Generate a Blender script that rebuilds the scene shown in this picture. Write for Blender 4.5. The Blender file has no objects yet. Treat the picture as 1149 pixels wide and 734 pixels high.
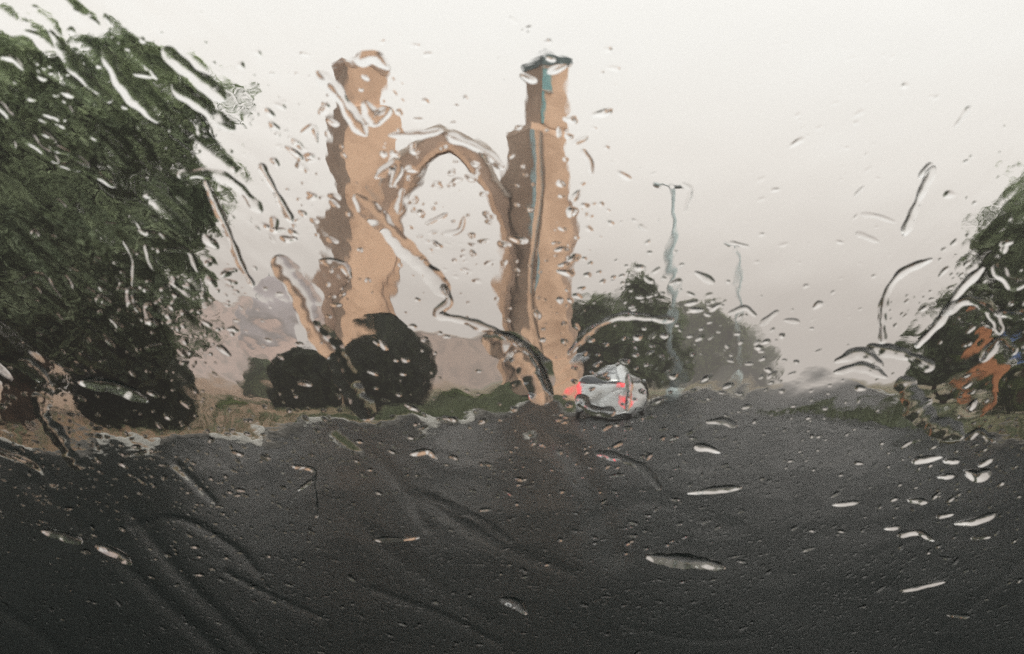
import bpy, bmesh, math, random
import numpy as np
from mathutils import Vector, Matrix
random.seed(7); rng = np.random.default_rng(11)
R = math.radians
sc = bpy.context.scene
col = sc.collection
# ------------------------------------------------------------------ camera
F = 995.0; U0, V0 = 574.5, 367.0; HV = 420.0; CZ = 1.3
PITCH = math.atan((HV - V0) / F)
cam = bpy.data.objects.new('camera', bpy.data.cameras.new('camera')); col.objects.link(cam)
cam.location = (0, 0, CZ); cam.rotation_euler = (math.pi/2 + PITCH, 0, 0)
cam.data.sensor_width = 36; cam.data.lens = 36*F/1149
cam.data.clip_start = 0.02; cam.data.clip_end = 6000
cam.data.dof.use_dof = True; cam.data.dof.focus_distance = 0.85; cam.data.dof.aperture_fstop = 9.0
sc.camera = cam
def ray(u, v):
    a, b = (u-U0)/F, -(v-V0)/F
    c, s = math.cos(PITCH), math.sin(PITCH)
    return Vector((a, c - b*s, s + b*c))
def at(u, v, Y):
    r = ray(u, v); k = Y/r.y
    return Vector((r.x*k, Y, CZ + r.z*k))
def ground(u, v):
    r = ray(u, v); k = -CZ/r.z
    return Vector((r.x*k, r.y*k, 0))
# ------------------------------------------------------------------ helpers
def tag(o, label=None, cat=None, group=None, kind=None):
    for k, val in (('label', label), ('category', cat), ('group', group), ('kind', kind)):
        if val: o[k] = val
    return o
def empty(name, loc, rz=0, **kw):
    o = bpy.data.objects.new(name, None); col.objects.link(o)
    o.location = loc; o.rotation_euler = (0, 0, rz); o.empty_display_size = .2
    return tag(o, **kw)
def mesh_obj(name, me, mats, parent=None):
    o = bpy.data.objects.new(name, me); col.objects.link(o)
    for m in (mats if isinstance(mats, (list, tuple)) else [mats]): me.materials.append(m)
    if parent: o.parent = parent
    return o
def bm_obj(name, bm, mats, parent=None, smooth=False, loc=None):
    me = bpy.data.meshes.new(name); bmesh.ops.recalc_face_normals(bm, faces=bm.faces)
    if smooth:
        for f in bm.faces: f.smooth = True
    bm.to_mesh(me); bm.free()
    o = mesh_obj(name, me, mats, parent)
    if loc is not None: o.location = loc
    return o
def box(bm, x0, x1, y0, y1, z0, z1, M=None, mi=0):
    vs = [bm.verts.new((x, y, z)) for x in (x0, x1) for y in (y0, y1) for z in (z0, z1)]
    if M:
        for w in vs: w.co = M @ w.co
    for q in ((0,1,3,2), (4,6,7,5), (0,4,5,1), (2,3,7,6), (0,2,6,4), (1,5,7,3)):
        f = bm.faces.new([vs[i] for i in q]); f.material_index = mi
    return vs
def prism(bm, pts, z0, z1, M=None, scale_top=1.0, cx=0, cy=0):
    a = [bm.verts.new((x, y, z0)) for x, y in pts]
    b = [bm.verts.new((cx+(x-cx)*scale_top, cy+(y-cy)*scale_top, z1)) for x, y in pts]
    n = len(pts)
    for i in range(n): bm.faces.new((a[i], a[(i+1)%n], b[(i+1)%n], b[i]))
    bm.faces.new(a[::-1]); bm.faces.new(b)
    if M:
        for w in a+b: w.co = M @ w.co
def tube(bm, pts, rads, seg=8):
    rings = []
    for i, p in enumerate(pts):
        p = Vector(p)
        d = (Vector(pts[min(i+1, len(pts)-1)]) - Vector(pts[max(i-1, 0)])).normalized()
        a = d.orthogonal().normalized() if not rings else (pa - d*pa.dot(d)).normalized()
        pa = a; b = d.cross(a)
        rings.append([bm.verts.new(p + (a*math.cos(t)+b*math.sin(t))*rads[i]) for t in [2*math.pi*k/seg for k in range(seg)]])
    for q, w in zip(rings, rings[1:]):
        for k in range(seg): bm.faces.new((q[k], q[(k+1)%seg], w[(k+1)%seg], w[k]))
    bm.faces.new(rings[0][::-1]); bm.faces.new(rings[-1])
def lathe(bm, prof, seg=24, c=(0,0,0), M=None):
    rings = []
    for r, z in prof:
        rings.append([bm.verts.new((c[0]+r*math.cos(2*math.pi*k/seg), c[1]+r*math.sin(2*math.pi*k/seg), c[2]+z)) for k in range(seg)])
    if M:
        for rg in rings:
            for w in rg: w.co = M @ w.co
    for q, w in zip(rings, rings[1:]):
        for k in range(seg): bm.faces.new((q[k], q[(k+1)%seg], w[(k+1)%seg], w[k]))
    bm.faces.new(rings[0][::-1]); bm.faces.new(rings[-1])
def fast_mesh(name, co, quads, smooth=False):
    me = bpy.data.meshes.new(name)
    nv, nq = len(co), len(quads)
    me.vertices.add(nv); me.vertices.foreach_set('co', np.ascontiguousarray(co, dtype=np.float32).ravel())
    me.loops.add(nq*4); me.loops.foreach_set('vertex_index', np.ascontiguousarray(quads, dtype=np.int32).ravel())
    me.polygons.add(nq)
    me.polygons.foreach_set('loop_start', np.arange(0, nq*4, 4, dtype=np.int32))
    me.polygons.foreach_set('loop_total', np.full(nq, 4, dtype=np.int32))
    me.polygons.foreach_set('use_smooth', np.full(nq, smooth, dtype=bool))
    me.update(calc_edges=True)
    return me
# ------------------------------------------------------------------ materials
def mat(name):
    m = bpy.data.materials.new(name); m.use_nodes = True
    nt = m.node_tree; b = nt.nodes['Principled BSDF']
    return m, nt, b
def node(nt, t, **kw):
    n = nt.nodes.new(t)
    for k, val in kw.items(): setattr(n, k, val)
    return n
def noisy(name, c1, c2, scale=3.0, rough=.8, bump=.0, bscale=20, detail=6, spec=.3, metal=0, c3=None, coat=0):
    m, nt, b = mat(name)
    tc = node(nt, 'ShaderNodeTexCoord'); nz = node(nt, 'ShaderNodeTexNoise')
    nz.inputs['Scale'].default_value = scale; nz.inputs['Detail'].default_value = detail
    nt.links.new(tc.outputs['Object'], nz.inputs['Vector'])
    rp = node(nt, 'ShaderNodeValToRGB')
    rp.color_ramp.elements[0].position = .35; rp.color_ramp.elements[0].color = (*c1, 1)
    rp.color_ramp.elements[1].position = .65; rp.color_ramp.elements[1].color = (*c2, 1)
    if c3:
        e = rp.color_ramp.elements.new(.8); e.color = (*c3, 1)
    nt.links.new(nz.outputs['Fac'], rp.inputs['Fac']); nt.links.new(rp.outputs['Color'], b.inputs['Base Color'])
    b.inputs['Roughness'].default_value = rough; b.inputs['Specular IOR Level'].default_value = spec
    b.inputs['Metallic'].default_value = metal; b.inputs['Coat Weight'].default_value = coat
    if bump:
        n2 = node(nt, 'ShaderNodeTexNoise'); n2.inputs['Scale'].default_value = bscale; n2.inputs['Detail'].default_value = 5
        nt.links.new(tc.outputs['Object'], n2.inputs['Vector'])
        bp = node(nt, 'ShaderNodeBump'); bp.inputs['Strength'].default_value = bump; bp.inputs['Distance'].default_value = .05
        nt.links.new(n2.outputs['Fac'], bp.inputs['Height']); nt.links.new(bp.outputs['Normal'], b.inputs['Normal'])
    return m
def glass(name, ior, rough=0.0, tint=(1,1,1)):
    m = bpy.data.materials.new(name); m.use_nodes = True; nt = m.node_tree
    nt.nodes.remove(nt.nodes['Principled BSDF'])
    g = node(nt, 'ShaderNodeBsdfGlass'); g.inputs['IOR'].default_value = ior
    g.inputs['Roughness'].default_value = rough; g.inputs['Color'].default_value = (*tint, 1)
    nt.links.new(g.outputs['BSDF'], nt.nodes['Material Output'].inputs['Surface'])
    return m
M_GLASS = glass('windshield_glass', 1.5, 0, (.985, .995, .985))
M_WATER = glass('rain_water', 1.333)
def brick_mat(name, c1, c2, mortar, scale):
    m, nt, b = mat(name)
    tc = node(nt, 'ShaderNodeTexCoord'); bt = node(nt, 'ShaderNodeTexBrick')
    mp = node(nt, 'ShaderNodeMapping'); mp.inputs['Rotation'].default_value = (R(90), 0, 0)
    nt.links.new(tc.outputs['Object'], mp.inputs['Vector']); nt.links.new(mp.outputs['Vector'], bt.inputs['Vector'])
    bt.inputs['Scale'].default_value = scale; bt.inputs['Mortar Size'].default_value = .03
    bt.inputs['Color1'].default_value = (*c1, 1); bt.inputs['Color2'].default_value = (*c2, 1); bt.inputs['Mortar'].default_value = (*mortar, 1)
    nz = node(nt, 'ShaderNodeTexNoise'); nz.inputs['Scale'].default_value = .45; nz.inputs['Detail'].default_value = 8
    nt.links.new(tc.outputs['Object'], nz.inputs['Vector'])
    rp = node(nt, 'ShaderNodeValToRGB'); rp.color_ramp.elements[0].position = .3; rp.color_ramp.elements[0].color = (.62, .58, .55, 1)
    rp.color_ramp.elements[1].position = .62; rp.color_ramp.elements[1].color = (1, 1, 1, 1)
    nt.links.new(nz.outputs['Fac'], rp.inputs['Fac'])
    mx = node(nt, 'ShaderNodeMix', data_type='RGBA', blend_type='MULTIPLY'); mx.inputs[0].default_value = 1
    nt.links.new(bt.outputs['Color'], mx.inputs[6]); nt.links.new(rp.outputs['Color'], mx.inputs[7])
    nt.links.new(mx.outputs[2], b.inputs['Base Color']); b.inputs['Roughness'].default_value = .85
    return m
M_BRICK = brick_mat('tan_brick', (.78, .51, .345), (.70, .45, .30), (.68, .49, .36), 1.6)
M_BRICKSHADE = brick_mat('shaded_tan_brick', (.42, .31, .235), (.37, .27, .205), (.38, .30, .235), 1.6)  # darker copy of the tan brick, shade put into its colour
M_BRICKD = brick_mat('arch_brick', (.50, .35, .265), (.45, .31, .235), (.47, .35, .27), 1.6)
M_TILE = noisy('teal_glazed_tile', (.14, .30, .31), (.22, .38, .38), 4, .3)
M_BAND = noisy('grey_blue_tile', (.20, .28, .29), (.27, .34, .35), 4, .35)
M_CAP = noisy('dark_parapet_tile', (.03, .055, .06), (.09, .13, .13), 3, .5)
M_STONE = noisy('pale_stone', (.42, .36, .31), (.55, .47, .40), 2, .8)
M_FARWALL = noisy('far_pink_plaster', (.50, .33, .27), (.58, .40, .33), .15, .9)
M_FARTAN = noisy('far_tan_plaster', (.36, .24, .18), (.44, .31, .24), .2, .9)
M_MAUVE = noisy('grey_mauve_dome', (.20, .17, .18), (.27, .23, .25), .3, .6)
M_WIN = noisy('dark_window', (.27, .18, .13), (.31, .21, .16), 1, .3)
M_BARK = noisy('bark', (.03, .018, .012), (.07, .045, .03), 4, .9, .6, 12)
def leaf(name, a, b, c, s=.9):
    m = noisy(name, a, b, s, .55, c3=c, spec=.35, detail=3); nt = m.node_tree; b_ = nt.nodes['Principled BSDF']
    tr = node(nt, 'ShaderNodeBsdfTranslucent'); ms = node(nt, 'ShaderNodeMixShader'); ms.inputs[0].default_value = .38
    nt.links.new(b_.inputs['Base Color'].links[0].from_socket, tr.inputs['Color'])
    nt.links.new(b_.outputs[0], ms.inputs[1]); nt.links.new(tr.outputs[0], ms.inputs[2])
    nt.links.new(ms.outputs[0], nt.nodes['Material Output'].inputs['Surface']); return m
M_LEAF = leaf('tree_leaf', (.09, .12, .065), (.25, .30, .17), (.42, .46, .34))
nt = M_LEAF.node_tree      # crown light and shade painted in: leaf colour paler upwards, darker low
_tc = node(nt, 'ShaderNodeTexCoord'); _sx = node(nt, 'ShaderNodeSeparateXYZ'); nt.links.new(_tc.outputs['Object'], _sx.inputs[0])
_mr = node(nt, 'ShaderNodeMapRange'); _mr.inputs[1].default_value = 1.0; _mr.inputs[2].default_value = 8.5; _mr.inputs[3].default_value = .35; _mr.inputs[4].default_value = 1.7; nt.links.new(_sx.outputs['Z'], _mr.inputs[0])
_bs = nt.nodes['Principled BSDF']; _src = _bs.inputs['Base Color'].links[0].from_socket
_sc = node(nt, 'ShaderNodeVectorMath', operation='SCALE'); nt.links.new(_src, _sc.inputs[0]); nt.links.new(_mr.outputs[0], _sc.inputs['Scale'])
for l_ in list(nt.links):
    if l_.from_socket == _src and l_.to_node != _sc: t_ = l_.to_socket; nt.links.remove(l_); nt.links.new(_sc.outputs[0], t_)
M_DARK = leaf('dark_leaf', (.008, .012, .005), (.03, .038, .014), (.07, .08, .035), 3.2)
M_BUSH = leaf('bush_leaf', (.05, .075, .02), (.12, .15, .045), (.17, .2, .08), 1.5)
M_TREE2 = leaf('grey_green_leaf', (.06, .08, .038), (.12, .155, .068), (.2, .24, .12), .6)
M_GRASS = noisy('grass_blade', (.055, .07, .035), (.10, .118, .062), 1.2, .6)
M_SILVER = noisy('silver_paint', (.50, .52, .52), (.56, .58, .58), 2, .25, metal=.35, coat=.6)
M_CARGLASS = noisy('car_tinted_glass', (.03, .035, .04), (.05, .055, .06), 2, .08, spec=.6)
M_RUBBER = noisy('rubber', (.015, .015, .015), (.03, .03, .03), 8, .7)
M_RIM = noisy('wheel_rim', (.3, .3, .31), (.4, .4, .41), 3, .3, metal=.8)
M_PLATE = noisy('plate', (.6, .6, .58), (.7, .7, .68), 5, .5)
M_POLE = noisy('pale_lamp_metal', (.32, .38, .38), (.42, .48, .48), 3, .45, metal=.2)
M_LAMP = noisy('lamp_head_metal', (.10, .11, .11), (.16, .17, .17), 3, .5)
M_ORANGE = noisy('orange_rust_paint', (.26, .10, .045), (.40, .17, .075), 2.5, .6)
M_BLUE = noisy('blue_paint', (.06, .12, .30), (.10, .17, .38), 2, .5)
M_KW = noisy('kerb_white', (.26, .26, .24), (.42, .41, .38), 3, .6, .3, 30)
M_KD = noisy('kerb_dark', (.06, .06, .055), (.12, .115, .105), 3, .6, .3, 30)
m, nt, b = mat('tail_light_lens'); M_TAIL = m
nzt = node(nt, 'ShaderNodeTexNoise'); nzt.inputs['Scale'].default_value = 9
rp = node(nt, 'ShaderNodeValToRGB'); rp.color_ramp.elements[0].color = (.5, .02, .03, 1); rp.color_ramp.elements[1].color = (.7, .06, .06, 1)
nt.links.new(nzt.outputs['Fac'], rp.inputs['Fac']); nt.links.new(rp.outputs['Color'], b.inputs['Base Color'])
b.inputs['Emission Color'].default_value = (1, .13, .14, 1); b.inputs['Emission Strength'].default_value = 1.0; b.inputs['Roughness'].default_value = .2
# wet asphalt
m, nt, b = mat('wet_asphalt'); M_ROAD = m
tc = node(nt, 'ShaderNodeTexCoord')
def nz_(s, d=6, src='Object'):
    n = node(nt, 'ShaderNodeTexNoise'); n.inputs['Scale'].default_value = s; n.inputs['Detail'].default_value = d
    nt.links.new(tc.outputs[src], n.inputs['Vector']); return n
na, nb, nc = nz_(.18), nz_(60, 3), nz_(.6, 5)
rp = node(nt, 'ShaderNodeValToRGB'); rp.color_ramp.elements[0].position = .3; rp.color_ramp.elements[1].position = .7
rp.color_ramp.elements[0].color = (.004, .0052, .005, 1); rp.color_ramp.elements[1].color = (.009, .0112, .0105, 1)
nt.links.new(na.outputs['Fac'], rp.inputs['Fac']); nt.links.new(rp.outputs['Color'], b.inputs['Base Color'])
rr = node(nt, 'ShaderNodeMapRange'); rr.inputs[1].default_value = .35; rr.inputs[2].default_value = .65; rr.inputs[3].default_value = .34; rr.inputs[4].default_value = .5
nt.links.new(nc.outputs['Fac'], rr.inputs[0]); nt.links.new(rr.outputs[0], b.inputs['Roughness'])
b.inputs['Specular IOR Level'].default_value = .05; b.inputs['Specular Tint'].default_value = (.92, 1, .97, 1)
bp = node(nt, 'ShaderNodeBump'); bp.inputs['Strength'].default_value = .5; bp.inputs['Distance'].default_value = .006
nt.links.new(nb.outputs['Fac'], bp.inputs['Height']); nt.links.new(bp.outputs['Normal'], b.inputs['Normal'])
fr = node(nt, 'ShaderNodeFresnel'); fr.inputs['IOR'].default_value = 1.333     # water lies thin on the stone: it mirrors mostly at a grazing look
mf = node(nt, 'ShaderNodeMath', operation='MULTIPLY_ADD'); mf.use_clamp = True; mf.inputs[1].default_value = 1.45; mf.inputs[2].default_value = .16
df = node(nt, 'ShaderNodeBsdfDiffuse'); nt.links.new(rp.outputs['Color'], df.inputs['Color'])
mr_ = node(nt, 'ShaderNodeMixShader'); nt.links.new(fr.outputs[0], mf.inputs[0]); nt.links.new(mf.outputs[0], mr_.inputs[0])
nt.links.new(df.outputs[0], mr_.inputs[1]); nt.links.new(b.outputs[0], mr_.inputs[2]); nt.links.new(mr_.outputs[0], nt.nodes['Material Output'].inputs['Surface'])
M_SOIL = noisy('verge_soil_grass', (.17, .11, .065), (.065, .082, .032), .22, .8, .5, 8, c3=(.10, .12, .05))
nt = M_SOIL.node_tree
_tc = node(nt, 'ShaderNodeTexCoord'); _sx = node(nt, 'ShaderNodeSeparateXYZ'); nt.links.new(_tc.outputs['Object'], _sx.inputs[0])
_nz = node(nt, 'ShaderNodeTexNoise'); _nz.inputs['Scale'].default_value = .5; nt.links.new(_tc.outputs['Object'], _nz.inputs['Vector'])
_ma = node(nt, 'ShaderNodeMath', operation='MULTIPLY_ADD'); _ma.inputs[1].default_value = 6; nt.links.new(_nz.outputs['Fac'], _ma.inputs[0]); nt.links.new(_sx.outputs['X'], _ma.inputs[2])
_mr = node(nt, 'ShaderNodeMapRange'); _mr.inputs[1].default_value = -4.5; _mr.inputs[2].default_value = -1.5; nt.links.new(_ma.outputs[0], _mr.inputs[0])
_bs = nt.nodes['Principled BSDF']; _src = _bs.inputs['Base Color'].links[0].from_socket
_mx = node(nt, 'ShaderNodeMix', data_type='RGBA'); _mx.inputs[6].default_value = (.20, .125, .075, 1)
nt.links.new(_mr.outputs[0], _mx.inputs[0]); nt.links.new(_src, _mx.inputs[7]); nt.links.new(_mx.outputs[2], _bs.inputs['Base Color'])
M_FIELD = noisy('far_ground', (.10, .085, .06), (.07, .075, .04), .05, .9)
# ------------------------------------------------------------------ world
w = bpy.data.worlds.new('World'); sc.world = w; w.use_nodes = True; nt = w.node_tree
bg = nt.nodes['Background']
sky = node(nt, 'ShaderNodeTexSky', sky_type='NISHITA'); sky.sun_disc = False
SUN_EL, SUN_AZ = R(42), R(125)      # azimuth clockwise from +Y
sky.sun_elevation = SUN_EL; sky.sun_rotation = SUN_AZ
hs = node(nt, 'ShaderNodeHueSaturation'); hs.inputs['Saturation'].default_value = .08; hs.inputs['Value'].default_value = .5
nt.links.new(sky.outputs['Color'], hs.inputs['Color'])
tcw = node(nt, 'ShaderNodeTexCoord'); sx = node(nt, 'ShaderNodeSeparateXYZ'); nt.links.new(tcw.outputs['Generated'], sx.inputs[0])
nzw = node(nt, 'ShaderNodeTexNoise'); nzw.inputs['Scale'].default_value = 1.6; nzw.inputs['Detail'].default_value = 3
nt.links.new(tcw.outputs['Generated'], nzw.inputs['Vector'])
ad = node(nt, 'ShaderNodeMath', operation='MULTIPLY_ADD'); ad.inputs[1].default_value = .10; ad.inputs[2].default_value = -.05
nt.links.new(nzw.outputs['Fac'], ad.inputs[0])
az = node(nt, 'ShaderNodeMath', operation='MULTIPLY_ADD'); az.inputs[1].default_value = .11   # the sky is brighter to the right
nt.links.new(sx.outputs['X'], az.inputs[0]); nt.links.new(ad.outputs[0], az.inputs[2])
a2 = node(nt, 'ShaderNodeMath', operation='ADD'); nt.links.new(sx.outputs['Z'], a2.inputs[0]); nt.links.new(az.outputs[0], a2.inputs[1])
rp = node(nt, 'ShaderNodeValToRGB'); cr = rp.color_ramp
K = 12.6
cr.elements[0].position = 0; cr.elements[0].color = (.46*K, .40*K, .37*K, 1)
cr.elements[1].position = 1; cr.elements[1].color = (1.15*K, 1.12*K, 1.12*K, 1)
for p_, c_ in ((.06, (.64, .575, .53)), (.16, (.86, .80, .755)), (.26, (.95, .90, .86)), (.38, (.96, .93, .905))):
    e = cr.elements.new(p_); e.color = tuple(x*K for x in c_) + (1,)
nt.links.new(a2.outputs[0], rp.inputs['Fac'])
mx = node(nt, 'ShaderNodeMix', data_type='RGBA'); mx.inputs[0].default_value = .95
nt.links.new(hs.outputs['Color'], mx.inputs[6]); nt.links.new(rp.outputs['Color'], mx.inputs[7])
nt.links.new(mx.outputs[2], bg.inputs['Color']); bg.inputs['Strength'].default_value = .1
sun = bpy.data.objects.new('sun', bpy.data.lights.new('sun', 'SUN')); col.objects.link(sun)
sun.data.energy = 1.5; sun.data.angle = R(25); sun.data.color = (1, .93, .85)
sd = Vector((math.sin(SUN_AZ)*math.cos(SUN_EL), math.cos(SUN_AZ)*math.cos(SUN_EL), math.sin(SUN_EL)))
sun.rotation_euler = sd.to_track_quat('Z', 'Y').to_euler()
# rain haze: blocks of misty air over the whole place, thicker far down the road
def haze(name, y0, y1, HD, colr):
    m = bpy.data.materials.new(name); m.use_nodes = True; nt = m.node_tree; nt.nodes.remove(nt.nodes['Principled BSDF'])
    pv = node(nt, 'ShaderNodeVolumeAbsorption'); pv.inputs['Color'].default_value = (0, 0, 0, 1); pv.inputs['Density'].default_value = HD
    em = node(nt, 'ShaderNodeEmission'); em.inputs['Color'].default_value = (*colr, 1); em.inputs['Strength'].default_value = HD  # own glow stands in for the daylight that mist would scatter
    ash = node(nt, 'ShaderNodeAddShader'); nt.links.new(pv.outputs[0], ash.inputs[0]); nt.links.new(em.outputs[0], ash.inputs[1])
    nt.links.new(ash.outputs[0], nt.nodes['Material Output'].inputs['Volume'])
    bm = bmesh.new(); box(bm, -900, 900, y0, y1, -3, 34)
    tag(bm_obj(name, bm, m), kind='structure')
haze('rain_haze', 1.5, 67.9, .0018, (.55, .49, .455)); haze('distant_haze', 68, 1500, .0046, (.62, .555, .515))
# ------------------------------------------------------------------ ground, road, verges, kerbs
def sheet(name, x0, x1, y0, y1, z, m):
    bm = bmesh.new(); bm.faces.new([bm.verts.new(p) for p in ((x0,y0,z),(x1,y0,z),(x1,y1,z),(x0,y1,z))])
    return tag(bm_obj(name, bm, m), kind='structure')
sheet('ground', -2500, 2500, -300, 3500, -.08, M_FIELD)
sheet('road', -160, 260, -60, 420, 0, M_ROAD)
def spline(pts, n=12):
    out = []
    P_ = [Vector(p) for p in pts]; P_ = [2*P_[0]-P_[1]] + P_ + [2*P_[-1]-P_[-2]]
    for i in range(1, len(P_)-2):
        for k in range(n):
            t = k/n; a, b_, c, d = P_[i-1], P_[i], P_[i+1], P_[i+2]
            out.append(.5*((2*b_)+(c-a)*t+(2*a-5*b_+4*c-d)*t*t+(3*b_-a-3*c+d)*t**3))
    out.append(P_[-2]); return out
def g2(u, v): p = ground(u, v); return (p.x, p.y)
left_edge = spline([(-70, 2), (-28, 12.5), g2(0, 501), g2(200, 496), g2(400, 486), g2(640, 459), g2(780, 441), g2(880, 430), (75, 250), (130, 410)])
right_edge = spline([(75, 2), (26, 12), g2(1149, 497), g2(1075, 488), g2(1030, 474), g2(1000, 457), g2(965, 436), g2(948, 429), (92, 250), (160, 410)])
def verge(edge, far_pts, z=.13):
    bm = bmesh.new(); pts = [Vector((p.x, p.y)) for p in edge] + [Vector(q) for q in far_pts]
    a = [bm.verts.new((p.x, p.y, z)) for p in pts]; bt = [bm.verts.new((p.x, p.y, -.06)) for p in pts]
    f = bm.faces.new(a)
    for i in range(len(pts)):
        j = (i+1) % len(pts); bm.faces.new((a[i], a[j], bt[j], bt[i]))
    bmesh.ops.triangulate(bm, faces=[f])
    return tag(bm_obj('grass_verge', bm, M_SOIL), kind='structure')
verge(left_edge, [(130, 800), (-400, 800), (-400, 2)])
verge(right_edge, [(160, 800), (500, 800), (500, 2)])
def kerb(edge, side):
    # kerb stones along the edge, alternately white and dark
    L = [0]
    for p, q in zip(edge, edge[1:]): L.append(L[-1] + (q-p).length)
    def pos(s):
        for i in range(len(L)-1):
            if s <= L[i+1]:
                t = (s-L[i])/max(1e-6, L[i+1]-L[i]); return edge[i].lerp(edge[i+1], t), (edge[i+1]-edge[i]).normalized()
        return edge[-1], (edge[-1]-edge[-2]).normalized()
    bm = bmesh.new(); s = 0; i = 0
    while s < min(L[-1], 260):
        l = 1.0
        (p, d), (q, d2) = pos(s+.012), pos(s+l-.012)
        n1 = Vector((-d.y, d.x))*side; n2 = Vector((-d2.y, d2.x))*side
        jz = random.uniform(-.012, .012)
        z1 = .16+jz
        vs = []
        for (pp, nn) in ((p, n1), (q, n2)):
            for off, z in ((-.14, -.02), (-.14, z1-.03), (-.11, z1), (.1, z1), (.1, .0)):
                vs.append(bm.verts.new((pp.x+nn.x*off, pp.y+nn.y*off, z)))
        mi = 0 if i % 2 == 0 and random.random() > .12 else 1
        for k in range(4): f = bm.faces.new((vs[k], vs[k+1], vs[k+6], vs[k+5])); f.material_index = mi
        for k in (0, 5): f = bm.faces.new(vs[k:k+5]); f.material_index = mi
        s += l; i += 1
    return tag(bm_obj('kerb', bm, [M_KW, M_KD]), kind='structure')
kerb([Vector((p.x, p.y)) for p in left_edge], 1); kerb([Vector((p.x, p.y)) for p in right_edge], -1)
# grass on the verges
def inside_left(x, y):
    best = None
    for p, q in zip(left_edge, left_edge[1:]):
        if p.x <= x <= q.x:
            t = (x-p.x)/max(1e-6, q.x-p.x); return y > p.y+(q.y-p.y)*t + .3
    return False
def inside_right(x, y):
    for p, q in zip(right_edge, right_edge[1:]):
        if min(p.x, q.x) <= x <= max(p.x, q.x) and p.y < 30:
            t = (x-p.x)/(q.x-p.x+1e-9); yy = p.y+(q.y-p.y)*t
            if y > yy+.25 : return y < yy + 14
    return False
def blades(name, fn, xr, yr, n, label):
    C_, Q_ = [], []; k = 0
    while k < n:
        x, y = random.uniform(*xr), random.uniform(*yr)
        if not fn(x, y) or math.sin(x*.9+1)*math.cos(y*.6)+random.uniform(-.8, .8) < -.1: continue
        if x < -4.5 and random.random() < .9: continue
        h = random.uniform(.06, .22); a = random.uniform(0, math.pi); w_ = random.uniform(.012, .03)
        dx, dy = math.cos(a)*w_, math.sin(a)*w_; lx, ly = random.uniform(-.08, .08), random.uniform(-.08, .08)
        C_ += [(x-dx, y-dy, .12), (x+dx, y+dy, .12), (x+dx*.2+lx, y+dy*.2+ly, .12+h), (x-dx*.2+lx, y-dy*.2+ly, .12+h)]
        Q_.append([4*k, 4*k+1, 4*k+2, 4*k+3]); k += 1
    o = mesh_obj(name, fast_mesh(name, np.array(C_), np.array(Q_)), M_GRASS)
    tag(o, label, 'grass', kind='stuff')
blades('grass', inside_left, (-14, 6), (16, 45), 26000, 'wet green grass growing on the left verge behind the kerb')
blades('grass', inside_right, (8, 20), (15, 34), 9000, 'wet green grass growing on the right verge by the orange board')
# ------------------------------------------------------------------ foliage
def leaves_mesh(name, P_, N_, size, jitter=.9):
    n = len(P_)
    N2 = N_ + rng.normal(0, jitter, (n, 3)); N2 /= np.linalg.norm(N2, axis=1)[:, None]+1e-9
    T = np.cross(N2, rng.normal(0, 1, (n, 3))); T /= np.linalg.norm(T, axis=1)[:, None]+1e-9
    B = np.cross(N2, T); s = (size*rng.uniform(.6, 1.4, n))[:, None]
    co = np.stack([P_ - T*s*.5, P_ + B*s*.28, P_ + T*s*.55, P_ - B*s*.28], 1).reshape(-1, 3)
    return co, np.arange(4*n).reshape(n, 4)
def crown_points(blobs, nclump, per, clump_r, surf=.75):
    """blobs: list of (centre, (rx, ry, rz)); clumps of leaves spread through them"""
    vol = np.array([b_[1][0]*b_[1][1]*b_[1][2] for b_ in blobs])**.8; pr = vol/vol.sum()
    Ps, Ns, cents = [], [], []
    for i in range(nclump):
        c, r = blobs[rng.choice(len(blobs), p=pr)]
        d = rng.normal(0, 1, 3); d /= np.linalg.norm(d)
        q = rng.uniform(surf, 1.0) if rng.random() < .75 else rng.uniform(.2, surf)
        cc = np.array(c) + d*np.array(r)*q
        cents.append(cc); cr_ = clump_r*rng.uniform(.6, 1.35)
        n = int(per*rng.uniform(.6, 1.3)); e = rng.normal(0, 1, (n, 3)); e /= np.linalg.norm(e, axis=1)[:, None]
        rad = cr_*rng.uniform(.35, 1.0, n)**.6
        Ps.append(cc + e*rad[:, None]*np.array([1, 1, .75])); Ns.append(e + np.array([0, 0, .5]))
    return np.concatenate(Ps), np.concatenate(Ns), cents
def blob_px(u, v, ru, rv, Y, dy=0, depth=.8):
    c = at(u, v, Y+dy); k = (Y+dy)/F
    return ((c.x, c.y, c.z), (ru*k, ru*k*depth, rv*k))
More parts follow.
